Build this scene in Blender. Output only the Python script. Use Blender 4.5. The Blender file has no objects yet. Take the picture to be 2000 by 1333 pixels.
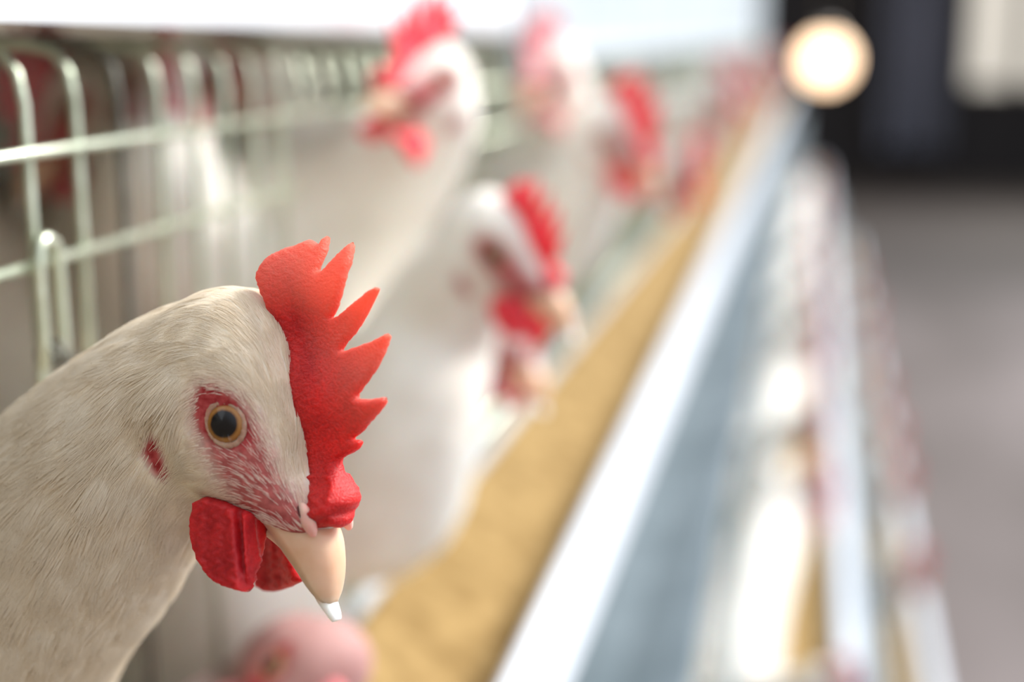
import bpy, bmesh, math, random
import numpy as np
from mathutils import Vector, Matrix
from mathutils.bvhtree import BVHTree
from mathutils.geometry import delaunay_2d_cdt
random.seed(4); rng = np.random.default_rng(4)
S = bpy.context.scene
COL = S.collection

# ------------------------------------------------------------------ camera
F = 50 / 36 * 2000                                  # focal length in pixels
PITCH = math.atan(586.5 / F)
YAW = math.atan(590 * math.cos(PITCH) / F)
sa, ca, sp, cp = math.sin(YAW), math.cos(YAW), math.sin(PITCH), math.cos(PITCH)
RV = Vector((ca, sa, 0)); FV = Vector((-sa * cp, ca * cp, -sp)); UV = Vector((-sa * sp, ca * sp, cp))
CAMZ = 1.40
CAM = Vector((0, 0, CAMZ))
cd = bpy.data.cameras.new('camera'); cam = bpy.data.objects.new('camera', cd); COL.objects.link(cam)
cd.lens = 50; cd.sensor_width = 36; cd.clip_start = 0.01; cd.clip_end = 100
M = Matrix((RV, UV, -FV)).transposed().to_4x4(); M.translation = CAM
cam.matrix_world = M
cd.dof.use_dof = True; cd.dof.focus_distance = 0.282; cd.dof.aperture_fstop = 4.4
cd.dof.aperture_blades = 0
S.camera = cam
# ------------------------------------------------------------------ light and exposure
S.view_settings.view_transform = 'Standard'; S.view_settings.look = 'None'
S.view_settings.gamma = 1; S.view_settings.use_curve_mapping = False
S.view_settings.exposure = 0.05
S.cycles.use_denoising = True
w = bpy.data.worlds.new('daylight'); S.world = w; w.use_nodes = True
sl = bpy.data.lights.new('sun', 'SUN'); sun = bpy.data.objects.new('sun', sl); COL.objects.link(sun)
sl.energy = 5.6; sl.angle = math.radians(20); sl.color = (1.0, 0.97, 0.93)
SUNDIR = Vector((0.62, 0.52, 0.68)).normalized()
# daylight comes in through the open long side ahead and to the right; the shed behind the viewer is dim and warm
wn = w.node_tree; bg = wn.nodes['Background']; bg.inputs[1].default_value = 1.0
wtc = wn.nodes.new('ShaderNodeTexCoord'); wdot = wn.nodes.new('ShaderNodeVectorMath'); wdot.operation = 'DOT_PRODUCT'
wn.links.new(wtc.outputs['Generated'], wdot.inputs[0]); wdot.inputs[1].default_value = Vector((0.62, 0.30, 0.72)).normalized()
wmr = wn.nodes.new('ShaderNodeMapRange'); wmr.inputs['From Min'].default_value = -1; wn.links.new(wdot.outputs['Value'], wmr.inputs['Value'])
wr = wn.nodes.new('ShaderNodeValToRGB'); wn.links.new(wmr.outputs[0], wr.inputs[0])
we = wr.color_ramp.elements; we[0].position = 0.1; we[0].color = (0.30, 0.235, 0.165, 1); we[1].position = 0.97; we[1].color = (1.5, 1.6, 1.75, 1)
e2 = we.new(0.5); e2.color = (0.38, 0.315, 0.245, 1); e3 = we.new(0.72); e3.color = (0.80, 0.85, 0.92, 1)
wn.links.new(wr.outputs[0], bg.inputs[0])
sun.rotation_euler = SUNDIR.to_track_quat('Z', 'Y').to_euler(); sun.location = (3, 2, 4)

def wpx(px, py, d):
    return CAM + (FV + RV * ((px - 1000) / F) + UV * ((666.5 - py) / F)) * d
def proj(P):
    """world points (n,3) -> pixels (n,2)"""
    Q = np.asarray(P) - np.array(CAM)
    x = Q @ np.array(RV); y = Q @ np.array(UV); z = Q @ np.array(FV)
    return np.stack([1000 + F * x / z, 666.5 - F * y / z], 1)

# ------------------------------------------------------------------ materials
def mat(name):
    m = bpy.data.materials.new(name); m.use_nodes = True
    nt = m.node_tree
    return m, nt, nt.nodes['Principled BSDF']
def nd(nt, t, **kw):
    n = nt.nodes.new(t)
    for k, v in kw.items():
        if k in n.inputs: n.inputs[k].default_value = v
        else: setattr(n, k, v)
    return n
def ramp(nt, fac, stops):
    r = nt.nodes.new('ShaderNodeValToRGB'); e = r.color_ramp.elements
    while len(e) < len(stops): e.new(0.5)
    for i, (p, c) in enumerate(stops):
        e[i].position = p; e[i].color = (*c, 1) if len(c) == 3 else c
    nt.links.new(fac, r.inputs[0]); return r
def noise_mat(name, c1, c2, scale=20, rough=0.6, metal=0.0, bump=0.0, bscale=None, detail=4, stretch=None, spec=0.5):
    m, nt, b = mat(name)
    tc = nt.nodes.new('ShaderNodeTexCoord'); mp = nt.nodes.new('ShaderNodeMapping')
    nt.links.new(tc.outputs['Object'], mp.inputs[0])
    if stretch: mp.inputs['Scale'].default_value = stretch
    n = nd(nt, 'ShaderNodeTexNoise', Scale=scale, Detail=detail); nt.links.new(mp.outputs[0], n.inputs['Vector'])
    r = ramp(nt, n.outputs['Fac'], [(0.3, c1), (0.7, c2)])
    nt.links.new(r.outputs[0], b.inputs['Base Color'])
    b.inputs['Roughness'].default_value = rough; b.inputs['Metallic'].default_value = metal
    b.inputs['Specular IOR Level'].default_value = spec
    if bump:
        n2 = nd(nt, 'ShaderNodeTexNoise', Scale=bscale or scale * 3, Detail=3); nt.links.new(mp.outputs[0], n2.inputs['Vector'])
        bp = nd(nt, 'ShaderNodeBump', Strength=bump, Distance=0.002)
        nt.links.new(n2.outputs['Fac'], bp.inputs['Height']); nt.links.new(bp.outputs[0], b.inputs['Normal'])
    return m
MAT = {}
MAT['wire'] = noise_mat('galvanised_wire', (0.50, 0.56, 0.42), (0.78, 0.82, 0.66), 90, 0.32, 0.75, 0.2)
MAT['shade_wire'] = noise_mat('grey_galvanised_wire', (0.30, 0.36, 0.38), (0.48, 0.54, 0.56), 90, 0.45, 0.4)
MAT['dark_wire'] = noise_mat('dull_wire', (0.10, 0.10, 0.08), (0.22, 0.21, 0.18), 90, 0.5, 0.6)
MAT['white_sheet'] = noise_mat('white_plastic_sheet', (0.80, 0.84, 0.88), (0.86, 0.89, 0.92), 3, 0.45, 0, 0.05)
MAT['trough'] = noise_mat('trough_plastic', (0.70, 0.76, 0.84), (0.82, 0.87, 0.93), 12, 0.35, 0, 0.1)
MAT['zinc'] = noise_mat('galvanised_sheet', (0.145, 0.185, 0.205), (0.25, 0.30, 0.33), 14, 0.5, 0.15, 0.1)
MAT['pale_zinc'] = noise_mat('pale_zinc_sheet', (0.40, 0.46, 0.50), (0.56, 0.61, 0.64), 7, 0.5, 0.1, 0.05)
MAT['feed'] = noise_mat('ground_feed', (0.19, 0.11, 0.026), (0.42, 0.28, 0.11), 60, 0.95, 0, 1.0, 500, 8)
MAT['back'] = noise_mat('cage_partition', (0.16, 0.14, 0.11), (0.26, 0.23, 0.18), 8, 0.8)
MAT['claw'] = noise_mat('trimmed_horn', (0.9, 0.86, 0.8), (0.98, 0.96, 0.92), 60, 0.4)

# plumage skin (attribute 'red' = bare skin)
def plumage_mat(name, fine):
    m, nt, b = mat(name)
    a = nt.nodes.new('ShaderNodeAttribute'); a.attribute_name = 'red'
    tc = nt.nodes.new('ShaderNodeTexCoord')
    n = nd(nt, 'ShaderNodeTexNoise', Scale=260 if fine else 60, Detail=5); nt.links.new(tc.outputs['Object'], n.inputs['Vector'])
    feather = ramp(nt, n.outputs['Fac'], [(0.3, (0.82, 0.73, 0.58)), (0.7, (0.90, 0.84, 0.73))] if fine else [(0.3, (0.80, 0.75, 0.67)), (0.7, (0.90, 0.87, 0.80))])
    n2 = nd(nt, 'ShaderNodeTexNoise', Scale=700, Detail=4); nt.links.new(tc.outputs['Object'], n2.inputs['Vector'])
    skin = ramp(nt, n2.outputs['Fac'], [(0.35, (0.30, 0.018, 0.022)), (0.7, (0.52, 0.085, 0.085))])
    mx = nd(nt, 'ShaderNodeMix', data_type='RGBA')
    nt.links.new(a.outputs['Fac'], mx.inputs[0]); nt.links.new(feather.outputs[0], mx.inputs[6]); nt.links.new(skin.outputs[0], mx.inputs[7])
    nt.links.new(mx.outputs[2], b.inputs['Base Color'])
    b.inputs['Roughness'].default_value = 0.65; b.inputs['Specular IOR Level'].default_value = 0.25
    b.inputs['Subsurface Weight'].default_value = 0.25; b.inputs['Subsurface Scale'].default_value = 0.004
    b.inputs['Subsurface Radius'].default_value = (1, 0.5, 0.35)
    bp = nd(nt, 'ShaderNodeBump', Strength=0.5, Distance=0.0006)
    nt.links.new(n2.outputs['Fac'], bp.inputs['Height']); nt.links.new(bp.outputs[0], b.inputs['Normal'])
    return m
MAT['plumage'] = plumage_mat('white_plumage_fine', True)
MAT['plumage_far'] = plumage_mat('white_plumage', False)
MAT['plumage_shaded'] = plumage_mat('shaded_pink_plumage', False)
for e_, c_ in zip(MAT['plumage_shaded'].node_tree.nodes['Color Ramp'].color_ramp.elements, ((.34, .22, .20), (.52, .36, .33))): e_.color = (*c_, 1)  # skin pink on this hen, darkened in colour to stand for shade

# strands of feather
m, nt, b = mat('feather_strands')
a = nt.nodes.new('ShaderNodeAttribute'); a.attribute_name = 'tint'
b.inputs['Roughness'].default_value = 0.45; b.inputs['Specular IOR Level'].default_value = 0.35
nt.links.new(a.outputs['Color'], b.inputs['Base Color'])
tr = nt.nodes.new('ShaderNodeBsdfTranslucent'); nt.links.new(a.outputs['Color'], tr.inputs[0])
mxs = nt.nodes.new('ShaderNodeMixShader'); mxs.inputs[0].default_value = 0.3
nt.links.new(b.outputs[0], mxs.inputs[1]); nt.links.new(tr.outputs[0], mxs.inputs[2])
nt.links.new(mxs.outputs[0], nt.nodes['Material Output'].inputs['Surface'])
MAT['strand'] = m

def flesh(name, cdark, clight, scale_sss=0.004, speck=1500, bump=0.6, bdist=0.0004):
    m, nt, b = mat(name)
    tc = nt.nodes.new('ShaderNodeTexCoord')
    n = nd(nt, 'ShaderNodeTexNoise', Scale=speck, Detail=3); nt.links.new(tc.outputs['Object'], n.inputs['Vector'])
    n3 = nd(nt, 'ShaderNodeTexNoise', Scale=120, Detail=2); nt.links.new(tc.outputs['Object'], n3.inputs['Vector'])
    ad = nd(nt, 'ShaderNodeMath', operation='ADD'); nt.links.new(n.outputs['Fac'], ad.inputs[0]); nt.links.new(n3.outputs['Fac'], ad.inputs[1])
    hf = nd(nt, 'ShaderNodeMath', operation='MULTIPLY'); hf.inputs[1].default_value = 0.5; nt.links.new(ad.outputs[0], hf.inputs[0])
    r = ramp(nt, hf.outputs[0], [(0.36, cdark), (0.62, clight)])
    nt.links.new(r.outputs[0], b.inputs['Base Color'])
    b.inputs['Roughness'].default_value = 0.5; b.inputs['Specular IOR Level'].default_value = 0.35
    b.inputs['Subsurface Weight'].default_value = 0.9; b.inputs['Subsurface Scale'].default_value = scale_sss
    b.inputs['Subsurface Radius'].default_value = (1.0, 0.18, 0.12)
    bp = nd(nt, 'ShaderNodeBump', Strength=bump, Distance=bdist)
    nt.links.new(n.outputs['Fac'], bp.inputs['Height']); nt.links.new(bp.outputs[0], b.inputs['Normal'])
    return m
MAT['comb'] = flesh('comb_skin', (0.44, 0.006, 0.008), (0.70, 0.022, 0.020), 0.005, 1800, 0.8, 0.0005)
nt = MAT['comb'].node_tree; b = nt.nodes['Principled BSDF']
a = nt.nodes.new('ShaderNodeAttribute'); a.attribute_name = 'thin_glow'
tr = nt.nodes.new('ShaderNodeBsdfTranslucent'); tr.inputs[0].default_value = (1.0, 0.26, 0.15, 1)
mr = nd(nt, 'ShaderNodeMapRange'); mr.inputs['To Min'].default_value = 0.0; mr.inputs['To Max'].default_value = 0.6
cr = nt.nodes['Color Ramp']; mc = nd(nt, 'ShaderNodeMix', data_type='RGBA'); glow_mix = nd(nt, 'ShaderNodeMath', operation='MULTIPLY'); glow_mix.inputs[1].default_value = 0.8
nt.links.new(a.outputs['Fac'], glow_mix.inputs[0]); nt.links.new(glow_mix.outputs[0], mc.inputs[0]); nt.links.new(cr.outputs[0], mc.inputs[6]); mc.inputs[7].default_value = (0.95, 0.36, 0.26, 1)  # paler tip colour paints in the glow of light from behind
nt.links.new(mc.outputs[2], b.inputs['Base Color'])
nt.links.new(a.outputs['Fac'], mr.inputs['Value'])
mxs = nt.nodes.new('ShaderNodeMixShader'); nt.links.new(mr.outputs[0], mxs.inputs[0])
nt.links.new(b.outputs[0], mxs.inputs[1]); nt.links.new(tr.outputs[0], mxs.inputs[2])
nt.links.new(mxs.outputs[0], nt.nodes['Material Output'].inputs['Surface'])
MAT['comb_pale'] = flesh('pale_comb_skin', (0.55, 0.13, 0.15), (0.74, 0.27, 0.29), 0.003, 300)
MAT['comb_far'] = flesh('comb_skin_far', (0.72, 0.03, 0.05), (0.88, 0.07, 0.10), 0.003, 300)
MAT['wattle'] = flesh('wattle_skin', (0.40, 0.008, 0.014), (0.60, 0.02, 0.026), 0.004, 700, 0.7, 0.0006)
MAT['lobe'] = flesh('nostril_skin', (0.75, 0.40, 0.34), (0.85, 0.52, 0.44), 0.002, 600)
m, nt, b = mat('beak_horn')
tc = nt.nodes.new('ShaderNodeTexCoord')
n = nd(nt, 'ShaderNodeTexNoise', Scale=160, Detail=3); nt.links.new(tc.outputs['Object'], n.inputs['Vector'])
r = ramp(nt, n.outputs['Fac'], [(0.3, (0.74, 0.45, 0.28)), (0.75, (0.84, 0.58, 0.42))])
nt.links.new(r.outputs[0], b.inputs['Base Color'])
b.inputs['Roughness'].default_value = 0.36; b.inputs['Subsurface Weight'].default_value = 0.5
b.inputs['Subsurface Scale'].default_value = 0.004; b.inputs['Subsurface Radius'].default_value = (1, 0.6, 0.4)
MAT['beak'] = m
m2 = m.copy(); m2.name = 'beak_horn_white_tip'; nt = m2.node_tree; b = nt.nodes['Principled BSDF']; MAT['beak_tip'] = m2
tc = nt.nodes.new('ShaderNodeTexCoord'); sx = nt.nodes.new('ShaderNodeSeparateXYZ'); nt.links.new(tc.outputs['Object'], sx.inputs[0])
r1 = nt.nodes['Color Ramp']; mr = nd(nt, 'ShaderNodeMapRange'); mr.inputs['From Min'].default_value = -.0325; mr.inputs['From Max'].default_value = -.0345
nt.links.new(sx.outputs[1], mr.inputs['Value']); mx = nd(nt, 'ShaderNodeMix', data_type='RGBA'); nt.links.new(mr.outputs[0], mx.inputs[0])
nt.links.new(r1.outputs[0], mx.inputs[6]); mx.inputs[7].default_value = (.92, .90, .87, 1); nt.links.new(mx.outputs[2], b.inputs['Base Color'])
# eye: iris rings from distance to the optic axis (object z)
m, nt, b = mat('eye')
tc = nt.nodes.new('ShaderNodeTexCoord'); sx = nt.nodes.new('ShaderNodeSeparateXYZ'); nt.links.new(tc.outputs['Object'], sx.inputs[0])
cx = nd(nt, 'ShaderNodeCombineXYZ'); nt.links.new(sx.outputs[0], cx.inputs[0]); nt.links.new(sx.outputs[1], cx.inputs[1])
ln = nd(nt, 'ShaderNodeVectorMath', operation='LENGTH'); nt.links.new(cx.outputs[0], ln.inputs[0])
ml = nd(nt, 'ShaderNodeMath', operation='MULTIPLY'); ml.inputs[1].default_value = 200.0; nt.links.new(ln.outputs['Value'], ml.inputs[0])
nz = nd(nt, 'ShaderNodeTexNoise', Scale=900, Detail=2); nt.links.new(tc.outputs['Object'], nz.inputs['Vector'])
wb = nd(nt, 'ShaderNodeMath', operation='MULTIPLY_ADD'); wb.inputs[1].default_value = 0.06; nt.links.new(nz.outputs['Fac'], wb.inputs[0]); nt.links.new(ml.outputs[0], wb.inputs[2])
r = ramp(nt, wb.outputs[0], [(0.0, (0.004, 0.004, 0.006)), (0.53, (0.005, 0.004, 0.006)), (0.56, (0.16, 0.06, 0.012)), (0.64, (0.34, 0.15, 0.03)), (0.74, (0.30, 0.11, 0.02)), (0.79, (0.05, 0.03, 0.025)), (0.9, (0.03, 0.02, 0.02))])
nt.links.new(r.outputs[0], b.inputs['Base Color'])
b.inputs['Roughness'].default_value = 0.3; b.inputs['Specular IOR Level'].default_value = 0.25; b.inputs['Coat Weight'].default_value = 0.35; b.inputs['Coat Roughness'].default_value = 0.03
MAT['eye'] = m
MAT['eyelid'] = flesh('eyelid_skin', (0.38, 0.20, 0.14), (0.55, 0.38, 0.28), 0.001, 900)
MAT['dark'] = noise_mat('dark_hollow', (0.05, 0.01, 0.01), (0.10, 0.02, 0.02), 50, 0.8)

# ------------------------------------------------------------------ object helpers
def link(o, parent=None):
    COL.objects.link(o)
    if parent is not None: o.parent = parent
    return o
def mesh(name, verts, faces, material, parent=None, smooth=True):
    me = bpy.data.meshes.new(name); me.from_pydata([tuple(v) for v in verts], [], [tuple(int(i) for i in f) for f in faces])
    me.materials.append(material); me.update()
    if smooth: me.polygons.foreach_set('use_smooth', [True] * len(me.polygons))
    return link(bpy.data.objects.new(name, me), parent)
def tag(o, label=None, cat=None, group=None, kind=None):
    if label: o['label'] = label
    if cat: o['category'] = cat
    if group: o['group'] = group
    if kind: o['kind'] = kind
    return o
def empty(name, loc, label, cat, group=None, mw=None):
    o = link(bpy.data.objects.new(name, None)); o.empty_display_size = 0.02
    if mw is not None: o.matrix_world = mw
    else: o.location = loc
    return tag(o, label, cat, group)
def loft(rings, cap=True):
    """rings: list of (k,3) arrays -> verts, faces, closed ends"""
    k = len(rings[0]); V = np.concatenate(rings); Fc = []
    for i in range(len(rings) - 1):
        for j in range(k):
            a, b_ = i * k + j, i * k + (j + 1) % k
            Fc.append((a, b_, b_ + k, a + k))
    if cap:
        n0 = len(V); V = np.vstack([V, rings[0].mean(0), rings[-1].mean(0)])
        for j in range(k):
            Fc.append((n0, (j + 1) % k, j)); o = (len(rings) - 1) * k
            Fc.append((n0 + 1, o + j, o + (j + 1) % k))
    return V, Fc
def cspline(P, n):
    """Catmull-Rom resample of control rows to n rows"""
    P = np.asarray(P, float); m_ = len(P)
    Q = np.vstack([2 * P[0] - P[1], P, 2 * P[-1] - P[-2]])
    out = []
    for t in np.linspace(0, m_ - 1, n):
        i = min(int(t), m_ - 2); f = t - i
        p0, p1, p2, p3 = Q[i:i + 4]
        out.append(0.5 * (2 * p1 + (p2 - p0) * f + (2 * p0 - 5 * p1 + 4 * p2 - p3) * f * f + (3 * p1 - p0 - 3 * p2 + p3) * f ** 3))
    return np.array(out)
def tube(path, radii, k=12):
    path = np.asarray(path, float); n_ = len(path)
    if np.isscalar(radii): radii = [radii] * n_
    T = np.gradient(path, axis=0); T /= np.linalg.norm(T, axis=1)[:, None] + 1e-12
    ref = np.array([0, 0, 1.0]) if abs(T[0][2]) < 0.9 else np.array([1.0, 0, 0])
    u = np.cross(T[0], ref); u /= np.linalg.norm(u); rings = []
    for i in range(n_):
        u = u - T[i] * (u @ T[i]); u /= np.linalg.norm(u); v = np.cross(T[i], u)
        an = np.linspace(0, 2 * math.pi, k, endpoint=False)
        rings.append(path[i] + radii[i] * (np.cos(an)[:, None] * u + np.sin(an)[:, None] * v))
    return loft(rings)
def prism(profile, y0, y1, ny=1):
    """closed (x,z) profile extruded along y"""
    return loft([np.array([(x, y, z) for x, z in profile]) for y in np.linspace(y0, y1, ny + 1)])
def box(x0, x1, y0, y1, z0, z1):
    return prism([(x0, z0), (x1, z0), (x1, z1), (x0, z1)], y0, y1)
def merge(parts):
    V = []; Fc = []; o = 0
    for v, f in parts:
        V.append(np.asarray(v)); Fc += [tuple(i + o for i in q) for q in f]; o += len(v)
    return np.concatenate(V), Fc

# ------------------------------------------------------------------ the hen's head frame
TH = math.radians(30)
E1 = np.array([math.cos(TH), 0, math.sin(TH)]); E2 = np.array([0, 1.0, 0]); EN = np.array([-math.sin(TH), 0, math.cos(TH)])
def qray(px, py): return np.array([(px - 1000) / F, (666.5 - py) / F, -1.0])
OC = 0.292 * qray(440, 830)
def hp(px, py, c=0.0):
    """photo pixel of the near hen + sideways offset (m) -> head frame (a forward, b up, c to her right)"""
    q = qray(px, py); k = (c + EN @ OC) / (EN @ q); P = k * q - OC
    return np.array([E1 @ P, E2 @ P, EN @ P])
CAMB = Matrix((RV, UV, -FV)).transposed()
def head_matrix(px, py, d, yaw, pitch=0.0, roll=0.0, scale=1.0):
    """pose of a head: yaw towards the viewer, pitch lifts the beak, roll in the picture plane (degrees)"""
    B = Matrix.Rotation(math.radians(roll), 3, 'Z') @ Matrix.Rotation(-math.radians(yaw), 3, 'Y') @ Matrix.Rotation(math.radians(pitch), 3, 'Z')
    R = (CAMB @ B).to_4x4() @ Matrix.Scale(scale, 4)
    R.translation = wpx(px, py, d); return R
def head_px(P):
    """head-frame points -> pixels in the near hen's picture, both sides folded onto the near one"""
    P = np.array(P, float).copy(); P[:, 2] = np.abs(P[:, 2])
    Q = OC + P[:, :1] * E1 + P[:, 1:2] * E2 + P[:, 2:3] * EN
    return np.stack([1000 + F * Q[:, 0] / -Q[:, 2], 666.5 - F * Q[:, 1] / -Q[:, 2]], 1)

HEAD_RINGS = [  # dorsal px, ventral px, half width, at the midline
    ((345, 650), (320, 800), .004), ((348, 615), (322, 880), .0105), ((390, 578), (350, 940), .0140), ((450, 561), (410, 972), .0152),
    ((505, 572), (462, 992), .0150), ((560, 640), (496, 1004), .0138), ((586, 730), (515, 1010), .0124), ((604, 820), (530, 1016), .0112),
    ((612, 900), (545, 1024), .0100), ((636, 965), (565, 1034), .0090), ((652, 1008), (590, 1046), .0076), ((656, 1034), (616, 1052), .0045)]
def section(D, V, hw, k=40, e=0.92):
    mid = (D + V) / 2; an = np.linspace(0, 2 * math.pi, k, endpoint=False)
    c_, s_ = np.cos(an), np.sin(an)
    c_ = np.sign(c_) * np.abs(c_) ** e; s_ = np.sign(s_) * np.abs(s_) ** e
    return mid + np.outer(c_, (D - V) / 2) + np.outer(s_ * hw, [0, 0, 1])
def head_solid():
    rows = [np.r_[hp(*d_), hp(*v_), h_] for d_, v_, h_ in HEAD_RINGS]
    rows = cspline(rows, 40)
    return loft([section(r_[:3], r_[3:6], max(r_[6], 1e-3)) for r_ in rows])
def near_neck():
    N = [((-520, 1200), (-190, 2050), .042, .030), ((-320, 1070), (-60, 1790), .038, .018), ((-120, 935), (62, 1530), .032, .008), ((0, 845), (150, 1365), .027, .003),
         ((100, 762), (262, 1228), .0225, .001), ((200, 685), (338, 1115), .019, 0), ((300, 618), (382, 1032), .0165, 0), ((385, 585), (425, 985), .0135, 0), ((440, 620), (470, 930), .008, 0)]
    rows = []
    for d_, v_, h_, dep in N:
        D, V = hp(*d_), hp(*v_); s_ = np.array([E1 @ [0, 0, -dep], 0, EN @ [0, 0, -dep]])
        rows.append(np.r_[D + s_, V + s_, h_])
    return loft([section(r_[:3], r_[3:6], r_[6], 48, 1.0) for r_ in cspline(rows, 44)])

def neighbours_smooth(V, edges, it, lam=0.5, w_=None):
    V = V.copy(); deg = np.bincount(edges.ravel(), minlength=len(V)).astype(float)[:, None] + 1e-9
    for _ in range(it):
        s_ = np.zeros_like(V)
        for c in range(3):
            s_[:, c] = np.bincount(edges[:, 0], V[edges[:, 1], c], len(V)) + np.bincount(edges[:, 1], V[edges[:, 0], c], len(V))
        V += lam * (s_ / deg - V)
    return V
def remesh(V, Fc, voxel, smooth_it):
    me = bpy.data.meshes.new('t'); me.from_pydata([tuple(v) for v in V], [], [tuple(int(i) for i in f) for f in Fc]); me.update()
    o = link(bpy.data.objects.new('t', me)); md = o.modifiers.new('r', 'REMESH'); md.mode = 'VOXEL'; md.voxel_size = voxel
    dg = bpy.context.evaluated_depsgraph_get(); ev = o.evaluated_get(dg); m2 = ev.to_mesh()
    n_ = len(m2.vertices); P = np.empty(n_ * 3); m2.vertices.foreach_get('co', P); P = P.reshape(-1, 3)
    faces = [tuple(p.vertices) for p in m2.polygons]; ed = np.empty(len(m2.edges) * 2, int); m2.edges.foreach_get('vertices', ed)
    ev.to_mesh_clear(); bpy.data.objects.remove(o); bpy.data.meshes.remove(me)
    return neighbours_smooth(P, ed.reshape(-1, 2), smooth_it), faces

def poly_mask(P, poly, soft):
    """1 inside the polygon, falling to 0 over soft pixels outside"""
    poly = np.array(poly, float); x, y = P[:, 0], P[:, 1]; inside = np.zeros(len(P), bool); dist = np.full(len(P), 1e9)
    for i in range(len(poly)):
        x1, y1 = poly[i]; x2, y2 = poly[(i + 1) % len(poly)]
        c = ((y1 > y) != (y2 > y)) & (x < (x2 - x1) * (y - y1) / (y2 - y1 + 1e-12) + x1); inside ^= c
        t = np.clip(((x - x1) * (x2 - x1) + (y - y1) * (y2 - y1)) / ((x2 - x1) ** 2 + (y2 - y1) ** 2 + 1e-12), 0, 1)
        dist = np.minimum(dist, np.hypot(x - x1 - t * (x2 - x1), y - y1 - t * (y2 - y1)))
    sd = np.where(inside, dist, -dist)
    return np.clip(sd / soft * 0.5 + 0.5, 0, 1), sd
FACE = [(374, 770), (392, 742), (432, 748), (478, 775), (508, 815), (532, 870), (556, 930), (596, 975), (630, 1010), (640, 1050), (560, 1050), (500, 1020), (455, 990), (428, 955), (408, 915), (388, 875), (372, 820)]
EYERED = [(372, 775), (392, 742), (430, 750), (470, 780), (500, 830), (502, 880), (478, 892), (440, 886), (408, 872), (384, 850), (372, 815)]
GAPE = [(440, 985), (470, 965), (520, 975), (575, 1000), (630, 1040), (640, 1060), (540, 1060), (495, 1035), (470, 1005)]
EAR = [(275, 886), (287, 848), (307, 858), (319, 892), (338, 945), (318, 943), (298, 927)]
def red_of(P):
    px = head_px(P)
    f, _ = poly_mask(px, FACE, 26); e_, _ = poly_mask(px, EYERED, 12); g_, _ = poly_mask(px, GAPE, 16); r_, _ = poly_mask(px, EAR, 10)
    near = (np.abs(P[:, 2]) > 0.001) & (P[:, 2] > -0.03)
    return np.maximum.reduce([f * 0.92, e_ * 1.0, g_ * 0.95, r_ * 1.0]) * near, f, e_
BUMPS = [((455, 745), .014, .010, .0016), ((330, 775), .0105, .006, .0015), ((440, 828), .0150, .0052, -.0016), ((400, 930), .0120, .010, .0018), ((510, 960), .0085, .006, .0006), ((290, 895), .013, .0045, -.0008)]
def bump_head(P):
    P = P.copy()
    for (px, c, rad, amt) in BUMPS:
        for s_ in (1, -1):
            C_ = hp(*px, c); C_[2] *= s_
            d2 = ((P - C_) ** 2).sum(1)
            P[:, 2] += s_ * amt * np.exp(-d2 / rad ** 2)
    return P

COMB = [(520, 690), (529, 668), (538, 640), (529, 599), (519, 575), (512, 554), (510, 537), (516, 523), (526, 507), (543, 493), (571, 481), (598, 471), (607, 468), (621, 476), (626, 474), (631, 465), (638, 461), (643, 466), (638, 492), (630, 512), (624, 527), (628, 529), (643, 514), (660, 497), (678, 480), (686, 474), (692, 478), (690, 495), (680, 530), (671, 561), (662, 592), (655, 610), (649, 620), (655, 620), (671, 609), (695, 588), (719, 569), (733, 561), (741, 565), (736, 578), (719, 612), (698, 647), (679, 670), (669, 683), (675, 685), (695, 678), (723, 668), (747, 657), (757, 652), (762, 658), (757, 678), (743, 709), (726, 737), (711, 757), (699, 775), (709, 780), (730, 780), (752, 777), (756, 782), (747, 799), (726, 823), (709, 844), (692, 858), (705, 860), (709, 866), (695, 882), (674, 893), (664, 903), (669, 926), (682, 950), (692, 963), (693, 980), (686, 990), (677, 1002), (678, 1019), (669, 1030), (645, 1030), (632, 1040), (622, 1046), (612, 1020), (600, 980), (585, 930), (565, 850), (542, 770)]
WATTLE = [(382, 980), (376, 1016), (376, 1044), (384, 1081), (402, 1113), (422, 1136), (451, 1150), (479, 1157), (491, 1153), (496, 1138), (497, 1120), (504, 1097), (510, 1065), (517, 1040), (512, 1018), (490, 1002), (450, 985), (410, 970)]
WATTLE_FAR = [(500, 1040), (497, 1075), (498, 1100), (499, 1125), (503, 1142), (510, 1151), (532, 1157), (564, 1149), (582, 1141), (592, 1134), (586, 1120), (576, 1100), (566, 1070), (560, 1040), (530, 1025)]

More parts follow.
